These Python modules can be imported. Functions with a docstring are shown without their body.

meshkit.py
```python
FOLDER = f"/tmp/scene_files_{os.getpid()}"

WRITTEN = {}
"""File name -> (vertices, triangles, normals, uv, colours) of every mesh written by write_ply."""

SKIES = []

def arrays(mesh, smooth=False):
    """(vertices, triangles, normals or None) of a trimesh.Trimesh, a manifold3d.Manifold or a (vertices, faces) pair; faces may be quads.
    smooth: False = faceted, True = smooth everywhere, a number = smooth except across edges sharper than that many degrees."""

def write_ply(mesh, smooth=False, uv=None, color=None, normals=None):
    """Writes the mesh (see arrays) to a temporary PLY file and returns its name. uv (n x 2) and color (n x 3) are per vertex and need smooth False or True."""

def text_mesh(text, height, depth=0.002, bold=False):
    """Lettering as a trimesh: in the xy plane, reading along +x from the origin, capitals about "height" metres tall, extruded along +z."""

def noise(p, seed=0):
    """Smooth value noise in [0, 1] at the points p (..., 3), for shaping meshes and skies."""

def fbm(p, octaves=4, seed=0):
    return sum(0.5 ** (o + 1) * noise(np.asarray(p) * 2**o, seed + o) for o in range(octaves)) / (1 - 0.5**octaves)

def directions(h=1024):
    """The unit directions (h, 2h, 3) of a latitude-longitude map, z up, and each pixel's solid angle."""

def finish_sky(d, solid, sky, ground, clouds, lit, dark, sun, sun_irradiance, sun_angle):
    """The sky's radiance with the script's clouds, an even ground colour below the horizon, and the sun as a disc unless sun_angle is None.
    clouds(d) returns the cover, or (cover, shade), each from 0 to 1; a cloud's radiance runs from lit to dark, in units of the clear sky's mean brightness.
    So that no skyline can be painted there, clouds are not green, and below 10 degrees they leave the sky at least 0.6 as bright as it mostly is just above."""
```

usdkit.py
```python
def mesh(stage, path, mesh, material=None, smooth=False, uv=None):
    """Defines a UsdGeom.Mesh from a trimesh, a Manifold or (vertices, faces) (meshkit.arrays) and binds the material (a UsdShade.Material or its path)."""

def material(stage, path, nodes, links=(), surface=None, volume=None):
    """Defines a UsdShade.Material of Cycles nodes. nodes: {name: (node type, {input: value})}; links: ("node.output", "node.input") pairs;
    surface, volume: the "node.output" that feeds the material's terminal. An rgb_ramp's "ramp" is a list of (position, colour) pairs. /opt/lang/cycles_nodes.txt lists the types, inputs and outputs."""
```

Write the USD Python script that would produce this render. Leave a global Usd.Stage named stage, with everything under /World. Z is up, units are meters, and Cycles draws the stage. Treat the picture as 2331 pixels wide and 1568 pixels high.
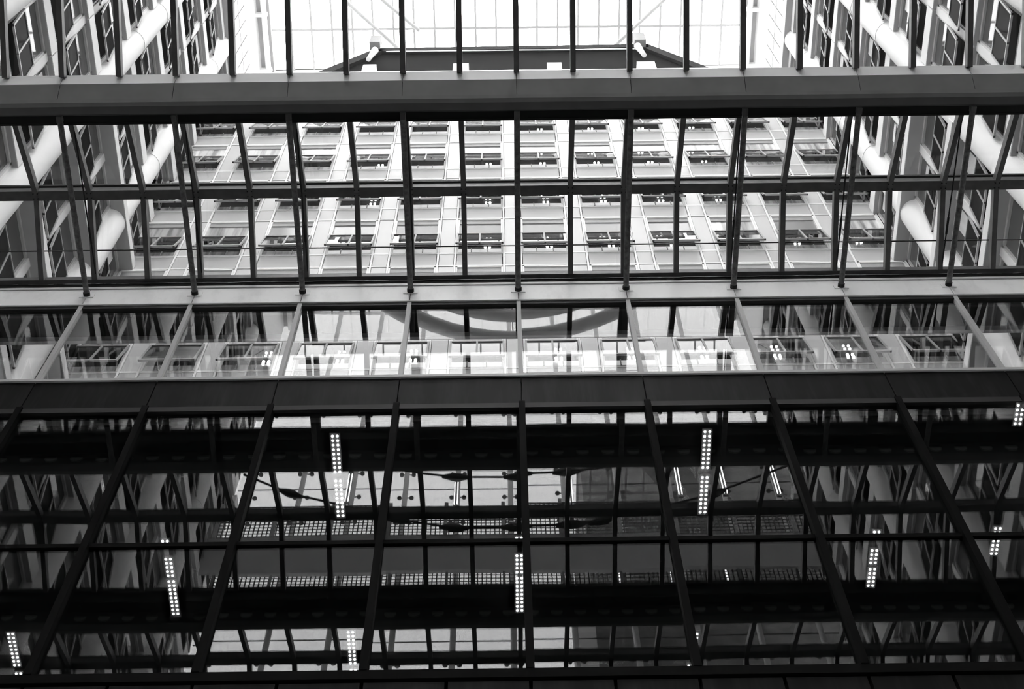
import math, random
import numpy as np
import trimesh
import usdkit
from shapely.geometry import Polygon, Point
from pxr import Usd, UsdGeom, UsdLux, UsdShade, Gf, Sdf

stage = Usd.Stage.CreateInMemory()
UsdGeom.SetStageUpAxis(stage, "Z")
UsdGeom.SetStageMetersPerUnit(stage, 1.0)
UsdGeom.Xform.Define(stage, "/World")
UsdGeom.Scope.Define(stage, "/World/Looks")
rng = random.Random(7)

# ------------------------------------------------------------------ camera, sky, exposure
H = 1.6                                    # eye height
EL, ROLL, YAW, FPX = math.radians(63.262342), math.radians(-1.21945344), math.radians(0.59112018), 3320.24
EXPOSURE = 0.0
SKY = 5.7


def view_matrix():
    ce, se, cr, sr, cy, sy = math.cos(EL), math.sin(EL), math.cos(ROLL), math.sin(ROLL), math.cos(YAW), math.sin(YAW)
    base = np.array([[1, 0, 0], [0, 0, -1], [0, 1, 0.0]])
    return np.array([[cr, -sr, 0], [sr, cr, 0], [0, 0, 1]]) @ np.array([[1, 0, 0], [0, ce, se], [0, -se, ce]]) @ base @ np.array([[cy, -sy, 0], [sy, cy, 0], [0, 0, 1]])


R = view_matrix()                          # rows: right, down, forward
cam = UsdGeom.Camera.Define(stage, "/World/camera")
M = np.eye(4)
M[:3, 0], M[:3, 1], M[:3, 2], M[:3, 3] = R[0], -R[1], -R[2], (0, 0, H)
cam.AddTransformOp().Set(Gf.Matrix4d(*[float(v) for v in M.T.ravel()]))
cam.CreateHorizontalApertureAttr(36.0)
cam.CreateVerticalApertureAttr(36.0 * 1568 / 2331)
cam.CreateFocalLengthAttr(36.0 * FPX / 2331)
cam.CreateClippingRangeAttr(Gf.Vec2f(0.1, 1000.0))
cam.CreateExposureAttr(EXPOSURE)

dome = UsdLux.DomeLight.Define(stage, "/World/sky")
dome.CreateIntensityAttr(1.0)
usdkit.material(stage, "/World/Looks/overcast_sky", {
    "co": ("texture_coordinate", {}),
    "n": ("noise_texture", {"scale": 2.2, "detail": 4.0, "roughness": 0.55}),
    "r": ("rgb_ramp", {"ramp": [(0.3, (0.86, 0.86, 0.86)), (0.7, (1.0, 1.0, 1.0))]}),
    "b": ("background_shader", {"strength": SKY})},
    [("co.generated", "n.vector"), ("n.fac", "r.fac"), ("r.color", "b.color")], surface="b.background")
UsdShade.MaterialBindingAPI.Apply(dome.GetPrim()).Bind(UsdShade.Material.Get(stage, "/World/Looks/overcast_sky"))

# ------------------------------------------------------------------ materials
def g(v):
    return (v, v, v)


def paint(name, v, rough=0.5, var=0.06, scale=1.5, spec=0.3, stretch=(1, 1, 1), rnd=0.0, detail=3.0):
    """A painted or coated surface: a grey with mild blotches, and a small tone change from piece to piece."""
    nodes = {"geo": ("geometry", {}), "map": ("mapping", {"scale": stretch}), "n": ("noise_texture", {"scale": scale, "detail": detail}),
             "r": ("rgb_ramp", {"ramp": [(0.25, g(v * (1 - var))), (0.75, g(min(1, v * (1 + var))))]}),
             "oi": ("object_info", {}), "mr": ("map_range", {"from_min": 0.0, "from_max": 1.0, "to_min": 1 - rnd, "to_max": 1.0}),
             "mx": ("mix", {"mix_type": "multiply", "fac": 1.0}),
             "p": ("principled_bsdf", {"roughness": rough, "specular_ior_level": spec})}
    links = [("geo.position", "map.vector"), ("map.vector", "n.vector"), ("n.fac", "r.fac"), ("r.color", "mx.color1"),
             ("oi.random", "mr.value"), ("mr.result", "mx.color2"), ("mx.color", "p.base_color")]
    return usdkit.material(stage, f"/World/Looks/{name}", nodes, links, surface="p.BSDF")


def clear_glass(name, f0, tint=1.0, wobble=0.0, wob_scale=0.5, dirt=0.0):
    """A window pane: straight see-through mixed with a mirror reflection that grows at grazing angles (the same from both faces)."""
    nodes = {"lw": ("layer_weight", {"blend": 0.5}), "pw": ("math", {"math_type": "power", "value2": 5.0}),
             "ma": ("math", {"math_type": "multiply_add", "value2": 1 - f0, "value3": f0, "use_clamp": True}),
             "t": ("transparent_bsdf", {"color": g(tint)}), "gl": ("glossy_bsdf", {"color": g(0.97), "roughness": 0.0}), "mx": ("mix_closure", {})}
    links = [("lw.facing", "pw.value1"), ("pw.value", "ma.value1"), ("ma.value", "mx.fac"), ("t.BSDF", "mx.closure1"), ("gl.BSDF", "mx.closure2")]
    out = "mx.closure"
    if wobble:
        nodes |= {"geo": ("geometry", {}), "oi": ("object_info", {}), "sc": ("math", {"math_type": "multiply", "value2": 37.0}), "n": ("noise_texture", {"dimensions": "4D", "scale": wob_scale, "detail": 0.0}),
                  "bp": ("bump", {"strength": 1.0, "distance": wobble})}
        links += [("geo.position", "n.vector"), ("oi.random", "sc.value1"), ("sc.value", "n.w"), ("n.fac", "bp.height"), ("bp.normal", "gl.normal")]
    if dirt:
        nodes |= {"g2": ("geometry", {}), "dn": ("noise_texture", {"scale": 14.0, "detail": 5.0, "roughness": 0.7}), "dr": ("map_range", {"from_min": 0.62, "from_max": 0.74, "to_min": dirt * 0.25, "to_max": dirt, "clamp": True}),
                  "d": ("diffuse_bsdf", {"color": g(0.45)}), "mx2": ("mix_closure", {})}
        links += [("g2.position", "dn.vector"), ("dn.fac", "dr.value"), ("dr.result", "mx2.fac"), ("mx.closure", "mx2.closure1"), ("d.BSDF", "mx2.closure2")]
        out = "mx2.closure"
    return usdkit.material(stage, f"/World/Looks/{name}", nodes, links, surface=out)


def window_dark(name, v, f=0.05):
    return usdkit.material(stage, f"/World/Looks/{name}", {"p": ("principled_bsdf", {"base_color": g(v), "roughness": 0.03, "specular_ior_level": f * 10})}, [], surface="p.BSDF")


def blind(name, lo, hi, stripes=0.0):
    """A drawn blind or curtain behind a pane, its tone changing from window to window."""
    nodes = {"oi": ("object_info", {}), "mr": ("map_range", {"to_min": lo, "to_max": hi}), "p": ("principled_bsdf", {"roughness": 0.12, "specular_ior_level": 0.5})}
    links = [("oi.random", "mr.value")]
    if stripes:
        nodes |= {"geo": ("geometry", {}), "map": ("mapping", {"scale": (1, 1, 0.05)}), "n": ("noise_texture", {"scale": 5.0, "detail": 2.0}),
                  "r": ("rgb_ramp", {"ramp": [(0.35, g(1 - stripes)), (0.6, g(1.0))]}), "mx": ("mix", {"mix_type": "multiply", "fac": 1.0})}
        links += [("geo.position", "map.vector"), ("map.vector", "n.vector"), ("n.fac", "r.fac"), ("r.color", "mx.color1"), ("mr.result", "mx.color2"), ("mx.color", "p.base_color")]
    else:
        links += [("mr.result", "p.base_color")]
    return usdkit.material(stage, f"/World/Looks/{name}", nodes, links, surface="p.BSDF")


def streaked(name, v, v2, rough, spec, stretch, scale=3.0, lo=0.4, hi=0.7):
    """Sheet metal with rain streaks that run down it."""
    return usdkit.material(stage, f"/World/Looks/{name}", {
        "geo": ("geometry", {}), "map": ("mapping", {"scale": stretch}), "n": ("noise_texture", {"scale": scale, "detail": 6.0, "roughness": 0.65}),
        "r": ("rgb_ramp", {"ramp": [(lo, g(v)), (hi, g(v2))]}), "p": ("principled_bsdf", {"roughness": rough, "specular_ior_level": spec})},
        [("geo.position", "map.vector"), ("map.vector", "n.vector"), ("n.fac", "r.fac"), ("r.color", "p.base_color")], surface="p.BSDF")


MT = {
    "white": paint("white_render", 0.80, 0.6, 0.03, 0.6),
    "trim": paint("white_trim", 0.84, 0.4, 0.02),
    "panel": paint("pale_panel", 0.58, 0.35, 0.03, 0.8, rnd=0.05),
    "spandrel": paint("grey_panel", 0.51, 0.35, 0.03, 0.8, rnd=0.05),
    "soffit": paint("soffit_shade", 0.40, 0.7, 0.05, 3.0),  # white wall paint darkened to carry the shade on undersides
    "skybar": paint("skylight_bar", 0.50, 0.5, 0.02),
    "joint": paint("dark_joint", 0.05, 0.7),
    "clad": paint("clerestory_panel", 0.34, 0.4, 0.03, rnd=0.05),
    "steel": paint("dark_steel", 0.085, 0.4, 0.25, 6.0, spec=0.4),
    "steel2": paint("worn_steel", 0.12, 0.5, 0.6, 14.0, spec=0.3, detail=6.0),
    "black": paint("black_gasket", 0.012, 0.6),
    "beam": paint("beam_paint", 0.22, 0.5, 0.08, 3.0, spec=0.3),
    "beam_shade": paint("beam_underside_shade", 0.11, 0.5, 0.1, 3.0, spec=0.3),  # the beam paint again, darkened for shade on the bottom face
    "hole_bright": paint("hole_bright_paint", 0.5, 0.6, 0.1, 3.0),  # pale tone gives the beam holes their light
    "steel_web": paint("web_steel", 0.07, 0.6, 0.1, 3.0, spec=0.2),
    "flash": paint("flashing", 0.95, 0.45, 0.04, 2.0),
    "lfascia": streaked("light_fascia", 0.92, 0.74, 0.45, 0.4, (0.6, 1, 0.25), 5.0, 0.5, 0.85),
    "dfascia": streaked("dark_fascia", 0.008, 0.020, 0.5, 0.05, (1.2, 1, 0.12), 4.0, 0.45, 0.75),
    "lead": paint("light_strip", 0.6, 0.4, 0.03),
    "mull": paint("light_mullion", 0.55, 0.4, 0.03),
    "dmull": paint("dark_mullion", 0.006, 0.7, 0.1, spec=0.03),
    "interior": paint("dark_interior", 0.02, 0.8, 0.1),
    "floor": paint("stone_floor", 0.42, 0.5, 0.05),
    "slab": paint("roof_slab", 0.22, 0.8, 0.05),
    "hood": paint("hood_metal", 0.012, 0.8, 0.1, 4.0, spec=0.03),
    "hood_edge": paint("hood_edge", 0.028, 0.8, 0.1, 4.0, spec=0.05),
    "ring": paint("ring_grey", 0.42, 0.6, 0.1),
    "office": streaked("dark_brick", 0.09, 0.20, 0.9, 0.2, (1, 1, 1), 2.0),
    "walk": paint("walkway_grey", 0.42, 0.7, 0.05),
    "grate": paint("grating", 0.10, 0.6, 0.05),
    "pane_dark": window_dark("dark_glass", 0.035, 0.05),
    "sash_glass": clear_glass("sash_glass", 0.015, 0.55),
    "side_sash_glass": usdkit.material(stage, "/World/Looks/side_sash_glass", {"d": ("diffuse_bsdf", {"color": g(0.012)}), "gl": ("glossy_bsdf", {"color": g(0.9), "roughness": 0.05}), "mx": ("mix_closure", {"fac": 0.012})}, [("d.BSDF", "mx.closure1"), ("gl.BSDF", "mx.closure2")], surface="mx.closure"),
    "side_glass": window_dark("side_glass", 0.060, 0.06),
    "opening": paint("window_opening_shade", 0.012, 0.8),  # near-black sheet painted in for the unlit gap behind the sash
    "blind": blind("roller_blind", 0.24, 0.38),
    "blind2": blind("striped_curtain", 0.35, 0.75, 0.65),
    "sillpane_glow": usdkit.material(stage, "/World/Looks/lower_pane", {"p": ("principled_bsdf", {"base_color": g(0.8), "roughness": 0.1, "emission_color": g(1.0), "emission_strength": 0.3})}, [], surface="p.BSDF"),  # no lamp here: the glow stands in for bright sky mirrored in the pane
    "curtain": blind("pale_sheet", 0.75, 0.9, 0.12),
    "sash": paint("sash_frame", 0.34, 0.4),
    "sframe": paint("side_frame", 0.55, 0.4),
    "roofglass": clear_glass("roof_glass", 0.03, 0.985, dirt=0.05),
    "curtglass": clear_glass("curtain_glass", 0.05, 0.93, wobble=0.007, wob_scale=0.28),
    "upperglass": clear_glass("upper_glass", 0.045, 0.86, wobble=0.007, wob_scale=0.28),
    "skyglass": clear_glass("skylight_glass", 0.02, 0.99),
    "rearglass": clear_glass("rear_glass", 0.02, 0.97),
    "led": usdkit.material(stage, "/World/Looks/led", {"e": ("emission", {"color": g(1.0), "strength": 60.0})}, [], surface="e.emission"),
    "lamp": usdkit.material(stage, "/World/Looks/lamp", {"e": ("emission", {"color": g(1.0), "strength": 14.0})}, [], surface="e.emission"),
    "housing": paint("lamp_housing", 0.05, 0.5),
}

# ------------------------------------------------------------------ helpers
USED = {}


def numbered(parent, name):
    k = (parent, name)
    n = USED.get(k, 0)
    USED[k] = n + 1
    return f"{parent}/{name}" if n == 0 else f"{parent}/{name}_{n:03d}"


BOXF = np.array([[0, 2, 1], [0, 3, 2], [4, 5, 6], [4, 6, 7], [0, 1, 5], [0, 5, 4], [1, 2, 6], [1, 6, 5], [2, 3, 7], [2, 7, 6], [3, 0, 4], [3, 4, 7]])


class MB:
    """Collects shapes that become ONE mesh."""

    def __init__(self):
        self.v, self.f, self.n = [], [], 0

    def add(self, v, f):
        self.v.append(np.asarray(v, float)); self.f.append(np.asarray(f, int) + self.n); self.n += len(v)
        return self

    def box(self, x0, x1, y0, y1, z0, z1):
        return self.add([(x0, y0, z0), (x1, y0, z0), (x1, y1, z0), (x0, y1, z0), (x0, y0, z1), (x1, y0, z1), (x1, y1, z1), (x0, y1, z1)], BOXF)

    def hexa(self, pts):
        return self.add(pts, BOXF)

    def bar(self, a, b, w, h, up=(0, 0, 1)):
        a, b, up = np.array(a, float), np.array(b, float), np.array(up, float)
        t = (b - a) / np.linalg.norm(b - a)
        s = np.cross(t, up); s /= np.linalg.norm(s)
        u = np.cross(s, t)
        q = [(-1, -1), (1, -1), (1, 1), (-1, 1)]
        return self.add([p + s * i * w / 2 + u * j * h / 2 for p in (a, b) for i, j in q], BOXF)

    def tube(self, pts, r, sides=10, cap=True):
        p = np.asarray(pts, float)
        t = np.gradient(p, axis=0); t /= np.linalg.norm(t, axis=1, keepdims=True)
        ref = np.array([0, 0, 1.0]) if abs(t[0][2]) < 0.9 else np.array([1.0, 0, 0])
        a = np.cross(t, ref); a /= np.linalg.norm(a, axis=1, keepdims=True)
        b = np.cross(t, a)
        an = np.arange(sides) * 2 * np.pi / sides
        rr = np.broadcast_to(r, (len(p),))
        v = (p[:, None] + rr[:, None, None] * (np.cos(an)[None, :, None] * a[:, None] + np.sin(an)[None, :, None] * b[:, None])).reshape(-1, 3)
        f = []
        for i in range(len(p) - 1):
            for j in range(sides):
                k = (j + 1) % sides
                f += [(i * sides + j, i * sides + k, (i + 1) * sides + k), (i * sides + j, (i + 1) * sides + k, (i + 1) * sides + j)]
        if cap:
            n = len(v); v = np.vstack([v, p[0], p[-1]])
            for j in range(sides):
                k = (j + 1) % sides
                f += [(n, k, j), (n + 1, (len(p) - 1) * sides + j, (len(p) - 1) * sides + k)]
        return self.add(v, f)

    def tm(self, m):
        return self.add(m.vertices, m.faces)

    def prism(self, poly, axis, a, b):
        """Extrudes a 2-D polygon along axis 'x' (poly in y,z) or 'y' (poly in x,z) or 'z' (x,y)."""
        m = trimesh.creation.extrude_polygon(poly if isinstance(poly, Polygon) else Polygon(poly), b - a)
        v = np.array(m.vertices)
        if axis == "x":
            v = np.stack([v[:, 2] + a, v[:, 0], v[:, 1]], 1); f = m.faces
        elif axis == "y":
            v = np.stack([v[:, 0], v[:, 2] + a, v[:, 1]], 1); f = m.faces[:, ::-1]
        else:
            v = v + [0, 0, a]; f = m.faces
        return self.add(v, f)

    def build(self, name, mat, parent="/World", smooth=False, label=None):
        path = numbered(parent, name)
        usdkit.mesh(stage, path, (np.vstack(self.v), np.vstack(self.f)), MT[mat], smooth=smooth)
        if label:
            stage.GetPrimAtPath(path).SetCustomDataByKey("label", label)
        return path


def B(name, mat, parent, *b, label=None):
    return MB().box(*b).build(name, mat, parent, label=label)


def thing(name, label, cat, group=None, loc=(0, 0, 0), kind=None):
    path = numbered("/World", name)
    x = UsdGeom.Xform.Define(stage, path)
    x.AddTranslateOp().Set(Gf.Vec3d(*[float(c) for c in loc]))
    tag(path, label, cat, group, kind)
    return path


def tag(path, label, cat, group=None, kind=None):
    p = stage.GetPrimAtPath(path)
    for k, v in (("label", label), ("category", cat), ("group", group), ("kind", kind)):
        if v:
            p.SetCustomDataByKey(k, v)


ORD = ["first", "second", "third", "fourth", "fifth", "sixth", "seventh", "eighth", "ninth", "tenth", "eleventh", "twelfth", "thirteenth"]

# ------------------------------------------------------------------ dimensions
D = 10.181                 # curtain wall distance; heights below are given per D or per Y above the eye
Y = 17.0                   # far facade distance
BAY = 0.1768 * D           # 1.8 m
X0 = 0.0225 * D
BX = [X0 + BAY * k for k in range(-6, 7)]          # bay lines of wall, rods and roof
XL, XR = -0.6575 * Y, 0.6895 * Y                   # glass planes of the side walls
YB = -12.0                                         # rear glazed wall
P = 0.2284 * Y                                     # tube spacing on the side walls
FH = 0.2155 * Y                                    # storey
JZ = lambda n: H + 2.2842 * Y + FH * n             # panel joint line n
TOP = JZ(5) + 0.45                                 # facade top / cornice
SKYZ = H + 69.0


def dz(z):
    return H + z * D


# ------------------------------------------------------------------ floor
fl = thing("floor", "pale stone floor of the atrium far below the frame", "floor", kind="structure")
B("floor_slab", "floor", fl, XL - 0.6, XR + 0.6, YB, D + 7, -0.3, 0.0)

# ------------------------------------------------------------------ far facade (wall_back)
wb = thing("wall_back", "pale panelled far facade with a grid of open dark sashes", "facade", kind="structure")
COLX = [(-0.0023 + 0.1142 * k) * Y for k in range(-6, 7)]       # left edge of each pier column
CW = 0.0335 * Y
JS = list(range(-2, 6))
zlow = JZ(-2) - FH - 1.0
B("backing", "joint", wb, XL - 0.4, XR + 0.4, Y + 0.10, Y + 0.45, zlow, TOP)
for n in JS:
    zj = JZ(n)
    for k in range(-6, 7):                                       # pier panels, tall one and short one
        x = COLX[k + 6]
        if x > XR or x + CW < XL:
            continue
        xa, xb = max(x, XL), min(x + CW, XR)
        B("pier_panel", "panel", wb, xa + 0.075, xb - 0.075, Y, Y + 0.12, zj - 2.66, zj - 0.05)
        B("pier_panel", "spandrel", wb, xa + 0.075, xb - 0.075, Y, Y + 0.12, zj - FH + 0.05, zj - 2.76)
    edges = [XL] + [COLX[k] for k in range(13)] + [XR]
    for k in range(-1, 13):                                      # windows and spandrels between the piers
        xa = XL if k < 0 else COLX[k] + CW
        xb = COLX[k + 1] if k < 12 else XR
        xa, xb = max(xa, XL + 0.02), min(xb, XR - 0.02)
        if xb - xa < 0.35:
            continue
        B("spandrel_panel", "spandrel", wb, xa + 0.02, xb - 0.02, Y + 0.01, Y + 0.12, zj - FH + 0.05, zj - 2.76)
        if xb - xa < 0.8:
            B("spandrel_panel", "panel", wb, xa + 0.02, xb - 0.02, Y + 0.01, Y + 0.12, zj - 2.66, zj - 0.05)
            continue
        m = MB()                                                 # outer frame
        m.box(xa, xa + 0.05, Y - 0.02, Y + 0.10, zj - 2.70, zj - 0.04).box(xb - 0.05, xb, Y - 0.02, Y + 0.10, zj - 2.70, zj - 0.04)
        m.box(xa, xb, Y - 0.02, Y + 0.10, zj - 0.10, zj - 0.04).box(xa, xb, Y - 0.01, Y + 0.10, zj - 2.70, zj - 2.66)
        w = m.build("window", "trim", wb)
        B("head_box", "sash", w, xa + 0.05, xb - 0.05, Y + 0.02, Y + 0.08, zj - 0.36, zj - 0.10)
        edge_col = k <= 2 or k >= 9
        B("blind", "blind2" if edge_col and rng.random() < 0.75 else "blind", w, xa + 0.05, xb - 0.05, Y + 0.05, Y + 0.08, zj - 1.40, zj - 0.36)
        B("opening", "opening", w, xa + 0.05, xb - 0.05, Y + 0.06, Y + 0.09, zj - 2.38, zj - 1.40)
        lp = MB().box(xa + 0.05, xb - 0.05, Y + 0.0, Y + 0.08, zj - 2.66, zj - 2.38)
        lp.build("lower_pane", "blind2" if edge_col else "sillpane_glow", w)
        lm = MB()
        for fx in (0.32, 0.68):
            xc = xa + (xb - xa) * fx
            lm.box(xc - 0.015, xc + 0.015, Y - 0.03, Y + 0.0, zj - 2.66, zj - 2.38)
        lm.build("glazing_bar", "sash", w)
        # top-hung sash, pushed open at the bottom
        o, zt, zb = 0.25, zj - 1.34, zj - 2.68
        sa, sb = xa - 0.02, xb + 0.02
        def sp(x, t, off):                                       # point on the sash: t from the hinge down, off outwards
            return (x, Y - 0.03 - o * t - off, zt + (zb - zt) * t)
        def slab(mb, x0, x1, t0, t1, f0, f1):
            return mb.hexa([sp(x0, t1, f1), sp(x1, t1, f1), sp(x1, t1, f0), sp(x0, t1, f0), sp(x0, t0, f1), sp(x1, t0, f1), sp(x1, t0, f0), sp(x0, t0, f0)])
        sm = MB(); xm = (sa + sb) / 2
        slab(sm, sa, sa + 0.05, 0, 1, 0, 0.05); slab(sm, sb - 0.05, sb, 0, 1, 0, 0.05)
        slab(sm, sa, sb, 0, 0.035, 0, 0.05); slab(sm, sa, sb, 0.94, 1, 0, 0.06)
        if xb - xa > 1.1:
            slab(sm, xm - 0.025, xm + 0.025, 0, 1, 0, 0.05)
        sm.build("sash", "sash", w)
        for x0, x1 in (((sa + 0.05, xm - 0.025), (xm + 0.025, sb - 0.05)) if xb - xa > 1.1 else ((sa + 0.05, sb - 0.05),)):
            slab(MB(), x0, x1, 0.035, 0.94, 0.015, 0.03).build("sash_pane", "sash_glass", w)
    B("floor_trim", "trim", wb, XL + 0.05, XR - 0.05, Y - 0.01, Y + 0.11, zj - 2.76, zj - 2.68)
    B("floor_trim", "trim", wb, XL + 0.05, XR - 0.05, Y - 0.015, Y + 0.11, zj - 0.01, zj + 0.045)
for x in COLX:
    for xe, s in ((x, 1), (x + CW, -1)):
        if XL + 0.1 < xe < XR - 0.1:
            a, b = sorted((xe + s * 0.005, xe + s * 0.06))
            B("pier_trim", "trim", wb, a, b, Y - 0.02, Y + 0.11, zlow, TOP)
B("parapet", "white", wb, XL, XR, Y - 0.05, Y + 0.6, TOP, TOP + 0.35)
B("lower_wall", "white", wb, XL - 0.4, XR + 0.4, Y + 0.0, Y + 0.4, dz(1.79), zlow)

# ------------------------------------------------------------------ side walls
CT = [15.5 - P * k for k in range(0, 8)]            # tube centres along y
NS = list(range(-3, 6))


def side_wall(name, label, xg, s):
    """xg: glass plane, s: +1 on the left wall (room lies at larger x), -1 on the right one."""
    w0 = thing(name, label, "facade", kind="structure")
    X = lambda d: xg + s * d                        # d metres out from the glass plane into the court
    def bx(name, mat, parent, d0, d1, y0, y1, z0, z1, label=None):
        a, b = sorted((X(d0), X(d1)))
        return B(name, mat, parent, a, b, y0, y1, z0, z1, label=label)
    bx("backing", "white", w0, -0.5, -0.08, YB, Y + 0.3, 0.0, TOP + 1.2)
    bx("lower_wall", "white", w0, -0.08, 0.05, YB, D + 0.5, 0.0, JZ(-3) - FH)
    spans = []
    for i, c in enumerate([CT[0] + P] + CT):
        far, near = c - 0.475, c - P + 0.475        # window zone between two tubes
        mid = (far + near) / 2
        for a, b in ((mid + 0.105, far), (near, mid - 0.105)):
            b2 = min(b, Y - 0.02)
            if b2 - a > 0.6 and a > YB:
                spans.append((a, b2))
    bars = [(c - P / 2) for c in CT] 
    for n in NS:
        zj = JZ(n)
        for (ya, yb) in spans:
            det = ya > 5.5
            m = MB()
            def fr(y0, y1, z0, z1, d0=-0.05, d1=0.03):
                a, b = sorted((X(d0), X(d1))); m.box(a, b, y0, y1, z0, z1)
            fr(ya, ya + 0.06, zj - 2.70, zj); fr(yb - 0.06, yb, zj - 2.70, zj)
            fr(ya, yb, zj - 0.10, zj); fr(ya, yb, zj - 2.76, zj - 2.66)
            w = m.build("window", "sframe", w0)
            bx("pane", "side_glass", w, -0.05, -0.03, ya + 0.06, yb - 0.06, zj - 2.66, zj - 0.10)
            if det and n >= -1 and rng.random() < 0.4 + 0.12 * n:
                cy0 = ya + 0.1 + (yb - ya) * 0.05; cy1 = yb - 0.1 - (yb - ya) * rng.choice((0.05, 0.2, 0.4))
                bx("curtain", "curtain", w, -0.028, -0.018, cy0, cy1, zj - 1.6, zj - rng.choice((0.35, 0.6, 0.8)))  # pale sheet over the upper part of some panes
            bx("opening", "opening", w, -0.03, -0.02, ya + 0.06, yb - 0.06, zj - 2.66, zj - 1.2)
            o, zt, zb = 0.16, zj - 1.15, zj - 2.60
            def sp(y, t, off):
                return (X(0.03 + o * t + off), y, zt + (zb - zt) * t)
            def slab(mb, y0, y1, t0, t1, f0, f1):
                q = [sp(y0, t1, f0), sp(y0, t1, f1), sp(y1, t1, f1), sp(y1, t1, f0), sp(y0, t0, f0), sp(y0, t0, f1), sp(y1, t0, f1), sp(y1, t0, f0)]
                if s < 0:
                    q = [q[i] for i in (1, 0, 3, 2, 5, 4, 7, 6)]
                return mb.hexa(q)
            sm = MB(); ym = (ya + yb) / 2
            slab(sm, ya, ya + 0.05, 0, 1, 0, 0.05); slab(sm, yb - 0.05, yb, 0, 1, 0, 0.05)
            slab(sm, ya, yb, 0, 0.04, 0, 0.05); slab(sm, ya, yb, 0.95, 1, 0, 0.05); slab(sm, ym - 0.025, ym + 0.025, 0, 1, 0, 0.05)
            sm.build("sash", "sash", w)
            if det:
                for y0, y1 in ((ya + 0.05, ym - 0.025), (ym + 0.025, yb - 0.05)):
                    slab(MB(), y0, y1, 0.04, 0.95, 0.015, 0.03).build("sash_pane", "side_sash_glass", w)
            else:
                slab(MB(), ya + 0.05, yb - 0.05, 0.04, 0.95, 0.015, 0.02).build("sash_pane", "side_sash_glass", w)
        for c in CT:                                   # bright bar between the two windows of a bay, plain wall beside each tube
            if c - P / 2 > YB:
                bx("window_bar", "white", w0, -0.05, 0.06, c - P / 2 - 0.105, c - P / 2 + 0.105, zj - FH + 0.36, zj)
        # ledges, at the head of each storey's windows
        for i, c in enumerate([CT[0] + P] + CT):
            y1, y0 = c, c - P
            y1 = min(y1, Y - 0.01); y0 = max(y0, YB)
            if y1 - y0 < 0.2:
                continue
            deep = n <= 0 and y0 > 11.0
            d = 0.41 if deep else 0.16
            jy = (y0 + y1) / 2 if i else None
            segs = [(y0 + (0 if deep else 0.40), y1 - (0 if deep or i == 0 else 0.40))]
            if not deep and i:
                segs = [(segs[0][0], jy - 0.02), (jy + 0.02, segs[0][1])]
            for a, b in segs:
                lp = bx("ledge", "white", w0, -0.08, d, a, b, zj + 0.03, zj + (0.36 if deep else 0.56))
                bx("ledge_soffit", "soffit", lp, -0.08, d - 0.01, a + 0.01, b - 0.01, zj, zj + 0.03)
        bx("spandrel_panel", "white", w0, -0.08, -0.02, YB, Y - 0.01, zj + 0.36, zj + FH - 2.70)
    for c in CT:                                       # half-round tubes
        if c < YB + 0.6:
            continue
        bx("tube_backing", "white", w0, -0.08, 0.02, c - 0.475, c + 0.475, JZ(-3) - FH, TOP)
        z0, z1 = JZ(-3) - FH, TOP
        an = np.linspace(-math.pi / 2, math.pi / 2, 17)
        ring = [(X(0.02 + 0.36 * math.cos(a)), c + 0.40 * math.sin(a)) for a in an]
        v = [(x, y, z) for z in (z0, z1) for x, y in ring]; k = len(ring)
        f = []
        for j in range(k - 1):
            q = [(j, j + 1, k + j + 1), (j, k + j + 1, k + j)]
            f += q if s < 0 else [t[::-1] for t in q]
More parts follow.
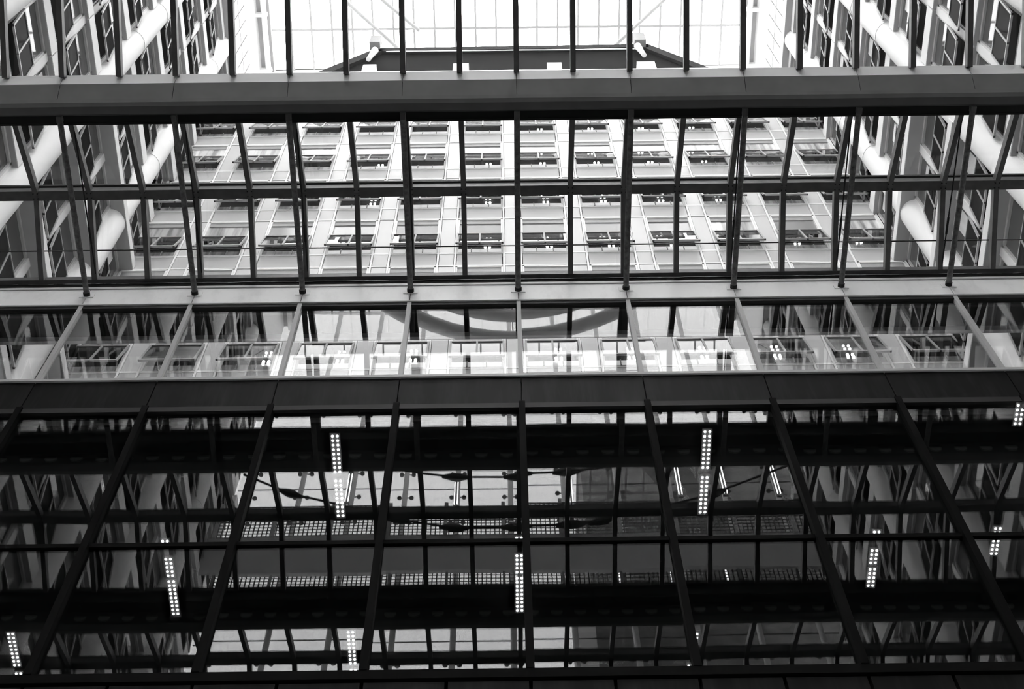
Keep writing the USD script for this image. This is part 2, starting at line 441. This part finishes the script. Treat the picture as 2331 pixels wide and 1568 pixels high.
        f += [(0, k - 1, 2 * k - 1), (0, 2 * k - 1, k)]
        tb = MB().add(v, f).build("tube_pilaster", "white", w0, smooth=40)
        for zz in (JZ(1) + 1.1, JZ(2) + 0.9, JZ(3) + 1.2, JZ(4) + 0.9):      # sleeve joints
            ring2 = [(X(0.02 + 0.375 * math.cos(a)), c + 0.415 * math.sin(a)) for a in an]
            v = [(x, y, z) for z in (zz, zz + 0.05) for x, y in ring2]
            f = []
            for j in range(k - 1):
                q = [(j, j + 1, k + j + 1), (j, k + j + 1, k + j)]
                f += q if s < 0 else [t[::-1] for t in q]
            for b0, fl_ in ((0, s < 0), (k, s > 0)):
                for j in range(1, k - 1):
                    t = (b0, b0 + j + 1, b0 + j)
                    f.append(t if fl_ else t[::-1])
            f += [(0, k - 1, 2 * k - 1), (0, 2 * k - 1, k)]
            MB().add(v, f).build("sleeve", "trim", tb)
    # top cornice, gridded clerestory cladding, gutter pipe
    co = bx("cornice", "white", w0, -0.08, 0.41, YB, Y + 1.2, TOP + 0.04, TOP + 0.6)
    bx("cornice_soffit", "soffit", co, -0.08, 0.40, YB, Y + 1.2, TOP, TOP + 0.04)
    zc = [TOP + 0.6 + 1.72 * i for i in range(4)]
    bx("clerestory_backing", "trim", w0, -0.5, -0.02, YB, 19.9, TOP + 0.6, SKYZ)
    y = 19.8
    while y > 9.0:
        for i in range(3):
            bx("cladding_panel", "clad", w0, -0.02, 0.04, y - 0.62, y, zc[i] + 0.03, zc[i + 1] - 0.03)
        y -= 0.66
    gp = MB()
    gp.tube([(X(0.35), YB, SKYZ - 2.7), (X(0.35), 19.6, SKYZ - 2.7)], 0.13, 12)
    gp.build("gutter_pipe", "white", w0, smooth=40)
    cl = MB()
    for yy in np.arange(19.0, 6.0, -2.6):
        a, b = sorted((X(-0.02), X(0.5))); cl.box(a, b, yy - 0.08, yy + 0.08, SKYZ - 2.86, SKYZ - 2.5)
    cl.build("pipe_clamp", "trim", w0)
    bx("gutter_ledge", "soffit", w0, -0.02, 0.55, YB, 19.8, SKYZ - 2.35, SKYZ - 2.2)
    bx("gutter_upstand", "white", w0, -0.02, 0.25, YB, 19.8, SKYZ - 1.6, SKYZ)


side_wall("wall_left", "pale left side wall with half-round tubes, ledges and dark open sashes", XL, 1)
side_wall("wall_right", "pale right side wall with half-round tubes, ledges and dark open sashes", XR, -1)

# ------------------------------------------------------------------ top skylight (ceiling)
ce = thing("ceiling", "bright glazed skylight with a thin white grid high over the court", "skylight", kind="structure")
XS = [0.0105 * 69 + 0.977 * k for k in range(-13, 14)]
XS = [x for x in XS if XL < x < XR]
YS = [19.8 - 2.0 * k for k in range(0, 17)]
for x in XS:
    B("glazing_bar", "skybar", ce, x - 0.04, x + 0.04, YS[-1], YS[0], SKYZ - 0.12, SKYZ)
for yv in YS:
    B("cross_bar", "skybar", ce, XL, XR, yv - 0.05, yv + 0.05, SKYZ - 0.10, SKYZ + 0.02)
xe = [XL] + XS + [XR]
for i in range(len(xe) - 1):
    for j in range(3):
        B("pane", "skyglass", ce, xe[i] + 0.02, xe[i + 1] - 0.02, YS[j + 1] + 0.03, YS[j] - 0.03, SKYZ + 0.02, SKYZ + 0.03)
    B("pane", "skyglass", ce, xe[i] + 0.02, xe[i + 1] - 0.02, YS[-1], YS[3] - 0.03, SKYZ + 0.02, SKYZ + 0.03)
B("edge_beam", "white", ce, XL, XR, 19.75, 20.2, SKYZ - 0.9, SKYZ + 0.1)
B("terrace_wall", "white", ce, XL, XR, 19.8, 20.2, TOP, SKYZ - 0.9)
for a, b in (((-4.89, 18.7), (-8.2, 15.5)), ((-3.9, 17.8), (-6.3, 15.7)), ((5.24, 18.8), (9.0, 15.2))):
    MB().tube([(*a, SKYZ - 0.45), (*b, SKYZ - 0.45)], 0.085, 10).build("brace", "skybar", ce, smooth=40)

# ------------------------------------------------------------------ hood, brackets and rail on the far roof edge
ho = thing("rooftop_hood", "dark trapezoid hood above the far facade, under the bright skylight", "hood")
yh = 18.3
def hz(x, z):
    return (x * yh, H + z * yh)
outer = [hz(-0.4500, 3.43), hz(-0.318, 3.648), hz(0.372, 3.66), hz(0.506, 3.43)]
MB().prism(outer, "y", yh, yh + 0.25).build("screen", "hood", ho)
m = MB()
for (p, q) in ((outer[0], outer[1]), (outer[1], outer[2]), (outer[2], outer[3])):
    dx, dz_ = q[0] - p[0], q[1] - p[1]; L = math.hypot(dx, dz_); nx, nz = dz_ / L, -dx / L
    t = 0.50
    m.prism([p, q, (q[0] + nx * t, q[1] + nz * t), (p[0] + nx * t, p[1] + nz * t)], "y", yh - 0.16, yh)
m.build("edge_band", "hood_edge", ho)
MB().box(outer[1][0] + 0.5, outer[2][0] - 0.4, yh - 0.20, yh - 0.16, H + 3.628 * yh - 0.33, H + 3.628 * yh - 0.27).build("lip", "flash", ho)
for (x0, x1, z0, z1), (cx0, cz0, cx1, cz1) in (((-0.334, -0.308, 3.64, 3.70), (-0.3253, 3.538, -0.3175, 3.60)), ((0.336, 0.365, 3.632, 3.70), (0.349, 3.548, 0.342, 3.612))):
    B("motor_box", "beam", ho, x0 * yh, x1 * yh, yh - 0.5, yh - 0.1, H + z0 * yh, H + z1 * yh)
    a, b = np.array([cx0 * yh, yh - 0.3, H + cz0 * yh]), np.array([cx1 * yh, yh - 0.3, H + cz1 * yh])
    MB().tube([a - (b - a) * 0.3, a, b], [0.11, 0.11, 0.17], 12).build("roller", "white", ho, smooth=40)
for i, (x0, x1) in enumerate(((-0.3418, -0.3092), (-0.12, -0.0817), (0.1112, 0.1471), (0.3327, 0.3769))):
    br = thing("parapet_bracket", f"white box bracket on the far parapet, {ORD[i]} of four from the left", "bracket", "white brackets on the far parapet")
    B("box", "white", br, x0 * Y, x1 * Y, Y - 0.02, Y + 0.45, TOP + 0.37, H + 3.527 * Y)
    B("foot", "trim", br, x0 * Y - 0.06, x1 * Y + 0.06, Y - 0.04, Y + 0.47, TOP + 0.355, TOP + 0.43)
rl = thing("parapet_rail", "thin white rail along the far parapet under the dark hood", "rail")
MB().tube([(XL + 0.3, Y + 0.55, H + 3.464 * (Y + .55)), (XR - 0.3, Y + 0.55, H + 3.464 * (Y + .55))], 0.035, 8).build("handrail", "trim", rl, smooth=40)
for x in np.arange(XL + 1.0, XR - 0.5, 1.94):
    B("rail_post", "trim", rl, x - 0.03, x + 0.03, Y + 0.53, Y + 0.57, TOP + 0.355, H + 3.464 * (Y + .55))

# ------------------------------------------------------------------ curtain wall (wall_front)
wf = thing("wall_front", "dark glass curtain wall with light upper band, mullions and mirror-like panes", "curtain wall", kind="structure")
XA, XB = XL + 0.06, XR - 0.06
ZS0, ZS1 = dz(1.2065), dz(1.2207)        # sill
ZT0, ZT1 = dz(1.4612), dz(1.4690)        # transom
ZF0, ZF1 = dz(1.8010), dz(1.8793)        # dark fascia
ZU0, ZU1 = dz(1.8861), dz(2.1345)        # upper glass
ZL0, ZL1 = dz(2.1446), dz(2.2014)        # light fascia
ZE = dz(2.2334)
xs = [XA] + BX + [XB]
for i in range(len(xs) - 1):
    a, b = xs[i], xs[i + 1]
    if b - a < 0.3:
        continue
    B("glass_pane", "curtglass", wf, a + 0.03, b - 0.03, D + 0.045, D + 0.06, ZS1, ZT0)
    B("glass_pane", "curtglass", wf, a + 0.03, b - 0.03, D + 0.045, D + 0.06, ZT1, dz(1.7875))
    B("upper_pane", "upperglass", wf, a + 0.025, b - 0.025, D + 0.045, D + 0.06, ZU0, ZU1)
    B("dark_fascia_panel", "dfascia", wf, a + 0.008, b - 0.008, D, D + 0.12, ZF0, ZF1)
    B("light_fascia_panel", "lfascia", wf, a + 0.006, b - 0.006, D - 0.01, D + 0.12, ZL0, ZL1)
xh = sorted(xs + [(xs[i] + xs[i + 1]) / 2 for i in range(len(xs) - 1) if xs[i + 1] - xs[i] > 1])
for i in range(len(xh) - 1):
    B("base_panel", "dfascia", wf, xh[i] + 0.02, xh[i + 1] - 0.02, D, D + 0.12, ZS0 - 2.2, ZS0 - 0.03)
B("lower_wall", "dmull", wf, XA, XB, D + 0.02, D + 0.3, 0.0, ZS0 - 2.2)
for i, x in enumerate(BX):
    B("mullion", "dmull", wf, x - 0.045, x + 0.045, D - 0.04, D + 0.08, ZS1, ZF0)
    B("upper_mullion", "mull", wf, x - 0.035, x + 0.035, D - 0.01, D + 0.08, ZU0, ZL0 - 0.02)
B("sill", "dmull", wf, XA, XB, D - 0.03, D + 0.12, ZS0, ZS1)
B("transom", "dmull", wf, XA, XB, D + 0.02, D + 0.09, ZT0, ZT1)
B("head_rail", "black", wf, XA, XB, D - 0.01, D + 0.12, dz(1.7875), ZF0 - 0.005)
B("light_strip", "lead", wf, XA, XB, D - 0.03, D + 0.12, ZF1, ZU0)
B("fascia_backing", "joint", wf, XA, XB, D + 0.1, D + 0.2, ZF0, ZF1)
B("glazing_gasket", "black", wf, XA, XB, D + 0.0, D + 0.12, ZU1 - 0.03, ZL0 - 0.035)
B("fascia_trim", "lead", wf, XA, XB, D - 0.025, D + 0.1, ZL0 - 0.035, ZL0 - 0.01)
B("fascia_trim", "lead", wf, XA, XB, D - 0.025, D + 0.1, ZL1 + 0.02, dz(2.2102))
B("fascia_backing", "joint", wf, XA, XB, D + 0.1, D + 0.2, ZL0 - 0.05, ZE)
B("eave_gutter", "black", wf, XA, XB, D + 0.02, D + 0.25, dz(2.2102), ZE)
# building behind the wall: floor slab with dark ceiling, soffit edge behind the upper glass
bk = thing("wall_interior", "dark room and ceiling behind the curtain wall glass", "room", kind="structure")
ZC = dz(1.79)
B("ceiling_board", "interior", bk, XA, XB, D + 0.25, Y - 0.05, ZC, ZC + 0.06)
B("floor_slab", "slab", bk, XA, XB, D + 0.21, Y - 0.05, ZC + 0.06, dz(1.878))
B("back_partition", "interior", bk, XA, XB, Y - 0.3, Y - 0.05, 0.0, ZC)
B("side_partition", "interior", bk, XA, XA + 0.1, D + 0.3, Y - 0.3, 0.0, ZC)
B("side_partition", "interior", bk, XB - 0.1, XB, D + 0.3, Y - 0.3, 0.0, ZC)
B("room_floor", "interior", bk, XA, XB, D + 0.3, Y - 0.3, ZS0 - 2.2, ZS0 - 1.9)
ysf = D + 0.75
B("upper_soffit", "interior", bk, XA, XB, D + 0.2, ysf, H + 2.03 * ysf, dz(2.2334) + 0.1)
B("soffit_edge", "lead", bk, XA, XB, ysf, ysf + 0.06, H + 2.0153 * ysf, dz(2.2334) + 0.1)

# ------------------------------------------------------------------ glazed roof modules
RX = [X0 + BAY / 2 * k for k in range(-12, 13)]
RXA, RXB = XL + 0.5, XR - 0.5


def roof_module(label, yf, zf, yr, zr, yn, zn, panes=True):
    t = thing("glass_roof", label, "glass roof", "ridged glass roofs over the atrium")
    P0, P1, P2 = (yf * D, dz(zf)), (yr * D, dz(zr)), (yn * D, dz(zn))
    for x in RX:
        for (a, b) in ((P0, P1), (P1, P2)):
            L = math.hypot(b[0] - a[0], b[1] - a[1]); ty, tz = (b[0] - a[0]) / L, (b[1] - a[1]) / L
            up = np.array([0, -tz, ty]) * (1 if ty > 0 else -1)
            aa, bb = np.array([x, *a]) - up * 0.11, np.array([x, *b]) - up * 0.11
            MB().bar(aa, bb, 0.085, 0.14, up).build("rafter", "steel", t)
    B("ridge_beam", "steel", t, RXA, RXB, P1[0] - 0.085, P1[0] + 0.085, P1[1] - 0.19, P1[1] - 0.03)
    B("ridge_cap", "black", t, RXA, RXB, P1[0] - 0.11, P1[0] + 0.06, P1[1] + 0.0, P1[1] + 0.06)
    for x in RX:                                       # bolts of the ridge joint
        m = MB()
        for dx in (-0.035, 0.035):
            for dy in (-0.045, 0.045):
                c = trimesh.creation.cylinder(radius=0.012, height=0.03, sections=8); c.apply_translation((x + dx, P1[0] + dy, P1[1] - 0.20)); m.tm(c)
        m.build("bolts", "black", t)
    for e in ((P0[0] + (0.10 if yf < 0.9 else 0.0), P0[1]), (P2[0], P2[1])):
        B("eave_rail", "black" if e[0] < yr * D else "steel", t, RXA, RXB, e[0] - 0.04, e[0] + 0.04, e[1] - 0.13, e[1] - 0.01)  # near rail blackened to paint in the dark gap beside the beam
    ex = [RXA] + RX + [RXB]
    for i in range(len(ex) - 1):
        if ex[i + 1] - ex[i] < 0.2:
            continue
        for a, b, cut in ((P0, P1, (0.953 - yf) / (yr - yf)), (P1, P2, None)):
            for t0, t1 in (((0, cut), (cut, 1)) if cut and 0 < cut < 1 else ((0, 1),)):
                e = 0.004
                q0 = np.array(a) + (np.array(b) - a) * (t0 + e * (t0 > 0)); q1 = np.array(a) + (np.array(b) - a) * (t1 - e * (t1 < 1))
                if q1[0] < q0[0]:
                    q0, q1 = q1, q0
                x0, x1 = ex[i] + 0.012, ex[i + 1] - 0.012
                MB().hexa([(x0, q0[0], q0[1]), (x1, q0[0], q0[1]), (x1, q1[0], q1[1]), (x0, q1[0], q1[1]),
                           (x0, q0[0], q0[1] + .016), (x1, q0[0], q0[1] + .016), (x1, q1[0], q1[1] + .016), (x0, q1[0], q1[1] + .016)]).build("roof_pane", "roofglass", t)
    jy = 0.953 * D
    if yf > 0.9:
        zz = np.interp(jy, [P1[0], P0[0]], [P1[1], P0[1]])
        B("pane_joint", "black", t, RXA, RXB, jy - 0.007, jy + 0.007, zz - 0.012, zz + 0.012)
    return t


def gutter_beam(label, y0):
    t = thing("gutter_beam", label, "beam", "deep gutter beams under the glass roof")
    q = lambda y, z: ((y + y0) * D, dz(z))
    A, Bp, C, Dp, E, F, G, Hh = q(.6454, 2.236), q(.6507, 2.2064), q(.6674, 2.179), q(.6706, 2.1739), q(.6772, 2.1739), q(.690, 2.176), q(.7165, 2.205), q(.7165, 2.244)
    xs2 = [RXA] + BX + [RXB]
    for i in range(len(xs2) - 1):
        a, b = xs2[i] + 0.004, xs2[i + 1] - 0.004
        if b - a < 0.3:
            continue
        th = 0.03
        MB().prism([A, (A[0] + th, A[1]), (Bp[0] + th, Bp[1]), Bp], "x", a, b).build("top_flashing", "flash", t)
        MB().prism([Bp, (Bp[0] + th, Bp[1]), (C[0] + th, C[1] + 0.01), C], "x", a, b).build("side_plate", "beam", t)
    MB().prism([(C[0] - 0.006, C[1]), (C[0] + .06, C[1]), (E[0], E[1] + .03), (E[0], E[1]), (Dp[0], Dp[1])], "x", RXA, RXB).build("lip_flange", "beam", t)
    MB().prism([(Bp[0] + .03, Bp[1] - 0.02), (A[0] + .03, A[1] - .02), (Hh[0] - .03, Hh[1] - .05), (G[0] - .03, G[1] + .02), (F[0] - .06, F[1] + .34), (E[0] - .02, E[1] + .30)], "x", RXA, RXB).build("gutter_body", "black", t)  # painted black for the shadow under the wall-side overhang
    MB().box(RXA, RXB, F[0] - 0.05, F[0] - 0.03, F[1] + 0.03, F[1] + 0.29).build("gutter_liner", "hole_bright", t)  # pale plate added so the round holes look lit from inside
    MB().prism([(E[0], E[1]), (E[0], E[1] + .02), (F[0] + .0, F[1] + .02), (F[0], F[1])], "x", RXA, RXB).build("bottom_plate", "beam_shade", t)
    B("wall_side_flashing", "black", t, RXA, RXB, G[0] - .03, G[0], G[1], Hh[1] - 0.02)  # black tone carries the shadow on this side of the beam
    # web with a row of round holes, on the side of the glass wall
    z0, z1, yw = F[1] + 0.0, F[1] + 0.40, F[0]
    n = int((RXB - RXA) / (BAY / 4))
    for i in range(len(xs2) - 1):
        a, b = xs2[i], xs2[i + 1]
        if b - a < 0.3:
            continue
        poly = Polygon([(a, z0), (b, z0), (b, z1), (a, z1)])
        for k in range(4):
            xc = xs2[1] + (i - 1) * BAY + BAY / 4 * (k + 0.5)
            if a + .13 < xc < b - .13:
                poly = poly.difference(Point(xc, z0 + 0.19).buffer(0.118, 6))
        MB().prism(poly, "y", yw, yw + 0.02).build("web_plate", "steel_web", t)
    return t


roof_module("first ridged glass roof, between the light wall band and the deep grey beam", 0.998, 2.2465, 0.859, 2.290, 0.7165, 2.2445)
roof_module("second ridged glass roof, above the deep grey beam at the picture top", 0.649, 2.2345, 0.515, 2.287, 0.3745, 2.2445)
roof_module("third ridged glass roof, seen only as a reflection low in the dark glass", 0.307, 2.2345, 0.179, 2.287, 0.05, 2.2445)
gutter_beam("deep grey gutter beam crossing the picture below the top row of rafters", 0.0)
gutter_beam("deep gutter beam with round holes, seen reflected low in the dark glass", -0.342)

# ------------------------------------------------------------------ brace rods and tie cables
ZR = dz(2.178)
for i, x in enumerate(BX[2:11]):
    r = thing("brace_rod", f"dark brace rod from light wall band to grey beam, {ORD[i]} of nine from the left", "rod", "brace rods under the glass roof")
    y0, y1 = 0.690 * D + 0.03, D - 0.06
    MB().tube([(x, y0, ZR), (x, y1, ZR)], 0.047, 12).build("rod", "steel2", r, smooth=40)
    MB().tube([(x, y1 - 0.02, ZR), (x, D - 0.020, ZR)], 0.058, 12).build("end_cap", "black", r, smooth=40)
    B("foot_plate", "lfascia", r, x - 0.12, x + 0.12, D - 0.022, D - 0.012, ZR - 0.06, ZR + 0.08)
    B("beam_clevis", "steel", r, x - 0.04, x + 0.04, y0 - 0.005, y0 + 0.1, ZR - 0.06, ZR + 0.06)
    c = thing("tie_cable", f"thin black tie cable under the rafters, {ORD[i]} of nine from the left", "cable", "tie cables under the glass roof")
    MB().tube([(x + 0.03, 0.715 * D, dz(2.233)), (x + 0.03, 0.985 * D, dz(2.2335))], 0.012, 8).build("cable", "black", c)
    MB().tube([(x + 0.03, 0.90 * D, dz(2.2333)), (x + 0.03, 0.93 * D, dz(2.2333))], 0.02, 8).build("turnbuckle", "black", c)

# ------------------------------------------------------------------ strip lamps on the ceiling behind the dark glass
LAMPS = [(-2.47, 10.607, 9, "upper unit of two left of centre, first row"), (-2.47, 11.366, 9, "lower unit of the pair left of centre, first row"),
         (2.90, 10.610, 9, "upper unit of the pair right of centre, first row"), (2.90, 11.385, 9, "lower unit of the pair right of centre, first row"),
         (-5.12, 12.385, 1, "single stub at the left, beside the transom"), (-5.11, 12.710, 5, "short unit at the left, just under the transom"), (-5.11, 13.12, 9, "lower unit at the left, second row"),
         (0.172, 12.410, 1, "single stub by the centre mullion"), (0.172, 12.728, 5, "short unit beside the centre mullion"), (0.172, 13.14, 9, "lower unit beside the centre mullion"),
         (5.53, 12.381, 1, "single stub at the right, beside the transom"), (5.53, 12.715, 4, "short unit at the right, just under the transom"), (5.535, 13.06, 5, "lower unit at the right, second row"),
         (-7.70, 14.07, 9, "unit in the bottom left corner"), (-7.70, 14.84, 1, "stub in the bottom left corner"),
         (-2.45, 14.12, 9, "unit at the bottom edge, left of centre"), (-2.45, 14.86, 1, "stub at the bottom edge, left of centre"),
         (7.371, 10.238, 5, "unit at the right frame edge under the fascia"), (7.343, 12.346, 7, "unit at the right frame edge, mid height"),
         (2.89, 14.24, 2, "stub by a mullion at the lower right of centre"), (2.86, 14.86, 1, "last stub at the bottom edge right of centre")]
for x, y0, n, where in LAMPS:
    t = thing("strip_lamp", f"LED strip lamp, {where}", "lamp", "LED strip lamps behind the dark glass")
    pit = 0.0755
    B("housing", "housing", t, x - 0.075, x + 0.075, y0 - 0.05, y0 + pit * (n - 1) + 0.05, ZC - 0.03, ZC)
    for j in range(n):
        for sx in (-0.035, 0.035):
            s = trimesh.creation.icosphere(1, 0.018); s.apply_scale((1, 1, 0.6)); s.apply_translation((x + sx, y0 + pit * j, ZC - 0.032))
            MB().tm(s).build("led", "led", t)

# lamps in the rooms of the far facade
for n, cols in ((4, (6, 7, 8, 9)), (3, (3, 5, 6, 7, 8, 9)), (2, (3, 5, 6, 7, 8, 9)), (1, (5, 6, 7, 8, 10, 11)), (0, (4, 5, 6, 7, 8, 9, 10)), (-1, (2, 3, 4, 6, 7, 8, 9, 10))):
    for k in cols:
        xa = COLX[k] + CW if k >= 0 else XL
        zj = JZ(n)
        xc = xa + 0.42 + 0.09 * (7 - k) + 0.25
        xc = min(max(xc, xa + 0.25), xa + 1.1)
        t = thing("ceiling_lamp", f"twin lamp, far facade window, {ORD[n + 1]} storey from below, right of {ORD[k]} pier from left", "lamp", "twin lamps in the far facade windows")
        for dx in (0, 0.13):
            for zz in ((zj - 2.30,) if n > 2 else (zj - 1.93, zj - 2.30) if n > 0 else (zj - 1.75, zj - 1.93, zj - 2.24, zj - 2.36)):
                s = trimesh.creation.icosphere(1, 0.04); s.apply_translation((xc + dx, Y - 0.01, zz))
                MB().tm(s).build("bulb", "lamp", t)

# ------------------------------------------------------------------ what the glass mirrors: rear glazed wall, walkway, cable, ring, dark block
wr = thing("wall_rear", "glazed rear wall with white posts, seen only as a reflection", "glass wall", kind="structure")
zr0, zr1 = 30.0, SKYZ
PX = [XL + 0.6 + 2.15 * k for k in range(0, 11)]
joints = [zr0, 37.9, 42.9, 47.9, 52.9, 57.9, 62.9, zr1]
for x in PX:
    p = MB().tube([(x, YB + 0.35, zr0), (x, YB + 0.35, zr1)], 0.11, 12).build("post", "white", wr, smooth=40)
    for z in (39.0, 41.5, 44.0, 50.2, 52.1, 53.9, 56.9, 58.8, 61.0):
        m = MB().box(x - 0.25, x + 0.25, YB + 0.10, YB + 0.14, z - 0.02, z + 0.02)
        for dx in (-0.25, 0.25):
            s = trimesh.creation.icosphere(1, 0.10); s.apply_translation((x + dx, YB + 0.12, z)); m.tm(s)
        m.build("spider_fitting", "steel", p)
px = [XL] + PX + [XR]
for i in range(len(px) - 1):
    for j in range(len(joints) - 1):
        if px[i + 1] - px[i] > 0.2:
            B("glass_pane", "rearglass", wr, px[i] + 0.01, px[i + 1] - 0.01, YB, YB + 0.02, joints[j] + 0.02, joints[j + 1] - 0.02)
for z in joints[1:-1]:
    B("pane_joint", "joint", wr, XL, XR, YB - 0.005, YB + 0.025, z - 0.02, z + 0.02)
B("lower_wall", "white", wr, XL - 0.5, XR + 0.5, YB - 0.3, YB, 0.0, zr0)

wk = thing("walkway", "grey walkway with lattice railing across the rear glass, seen mirrored", "walkway")
B("deck", "walk", wk, XL + 0.1, XR - 0.1, YB + 0.6, YB + 1.9, 46.0, 46.3)
B("fascia", "walk", wk, XL + 0.1, XR - 0.1, YB + 1.9, YB + 2.0, 44.3, 46.5)
for zb, yv, hgt, nm in ((46.5, YB + 1.95, 2.1, "lattice_railing"), (43.4, YB + 0.75, 2.4, "lattice_skirt")):
    m = MB()
    for x in np.arange(XL + 0.2, XR - 0.2, 0.17):
        m.box(x - 0.02, x + 0.02, yv - 0.02, yv + 0.02, zb, zb + hgt)
    for z in np.arange(zb + 0.1, zb + hgt + 0.01, 0.2):
        m.box(XL + 0.2, XR - 0.2, yv - 0.015, yv + 0.015, z - 0.015, z + 0.015)
    q = m.build(nm, "grate", wk); stage.GetPrimAtPath(q).SetCustomDataByKey("kind", "stuff")
for x in np.arange(XL + 0.3, XR - 0.2, 2.15):
    B("rail_post", "walk", wk, x - 0.07, x + 0.07, YB + 1.85, YB + 2.05, 46.5, 48.75)
    B("hanger", "walk", wk, x - 0.05, x + 0.05, YB + 0.70, YB + 0.80, 43.3, 46.0)
CABLE_A = [(-10.33, 50.43), (-8.31, 49.02), (-6.81, 48.37), (-4.08, 47.17), (-1.94, 46.57), (0.32, 46.57), (2.35, 46.67), (3.5, 46.88), (7.83, 48.58), (11.06, 50.49)]
CABLE_B = [(-6.17, 51.39), (-3.24, 50.46), (-1.95, 50.17), (0.45, 50.12), (2.34, 50.2), (3.9, 50.49), (6.02, 51.0)]
for lab, pts, con in (("long sagging cable with connectors before the rear glass, seen mirrored", CABLE_A, (1, 3, 4, 5, 6, 7, 8)), ("short shallow cable above the long sagging one, seen mirrored", CABLE_B, (2, 3, 4))):
    cb = thing("sagging_cable", lab, "cable")
    pts = [np.array((x, YB + 2.3, z)) for x, z in pts]
    MB().tube(pts, 0.045, 8).build("cable", "black", cb)
    for i in con:
        d = pts[i + 1] - pts[i - 1]; d /= np.linalg.norm(d)
        MB().tube([pts[i] - d * 0.55, pts[i] - d * 0.12, pts[i] + d * 0.12, pts[i] + d * 0.55], [0.07, 0.17, 0.17, 0.07], 8).build("connector", "black", cb)
for i, (x, z0, z1) in enumerate(((-6.3, 50.1, 52.1), (-1.98, 49.9, 51.5), (2.52, 49.5, 51.6), (6.85, 50.3, 52.2), (8.6, 50.3, 52.2), (10.7, 50.2, 52.2))):
    t = thing("tube_lamp", f"upright tube lamp mirrored in the dark glass, {ORD[i]} of six from the left", "lamp", "upright tube lamps before the rear glass")
    B("housing", "steel", t, x - 0.10, x + 0.10, YB + 1.10, YB + 1.18, z0 - 0.1, z1 + 0.3)
    for dx in (-0.06, 0.06):
        MB().tube([(x + dx, YB + 1.22, z0), (x + dx, YB + 1.22, z1)], 0.025, 8).build("tube", "lamp", t)
    B("bracket", "steel", t, x - 0.04, x + 0.04, YB + 0.70, YB + 1.12, z1 + 0.1, z1 + 0.18)
for rr, tk, lab in ((10.1, 0.36, "large dark ring hung below the skylight, mirrored in the upper glass band"), (8.9, 0.30, "smaller dark ring inside the large one, mirrored in the upper glass band")):
    t = thing("ceiling_ring", lab, "ring", "hanging rings below the skylight")
    an = np.linspace(0, 2 * math.pi, 65)
    m = MB()
    m.tube([(0.35 + rr * math.cos(a), -0.3 + rr * math.sin(a), H + 62) for a in an], tk, 12, cap=False)
    m.build("ring_tube", "ring", t, smooth=40)
    for a in np.arange(0, 2 * math.pi, math.pi / 4):
        x, y = 0.35 + rr * math.cos(a), -0.3 + rr * math.sin(a)
        MB().tube([(x, y, H + 62.2), (x, y, SKYZ - 0.1)], 0.03, 6).build("hanger", "steel", t)
ob = thing("office_block", "dark building outside behind the rear glass, seen mirrored at the lower right", "building")
B("wall", "office", ob, 3.5, 26.0, -26.0, -16.2, 0.0, 62.0)
B("parapet", "steel", ob, 3.4, 26.1, -26.1, -16.1, 62.0, 62.6)
for x, z0, z1 in ((4.7, 50.5, 53.5), (6.6, 38.5, 45.0), (6.9, 50.0, 54.0), (8.9, 38.5, 44.5), (9.2, 50.0, 54.0), (10.6, 38.5, 44.0)):
    B("strip_light", "lamp", ob, x, x + 0.07, -16.22, -16.17, z0, z1)
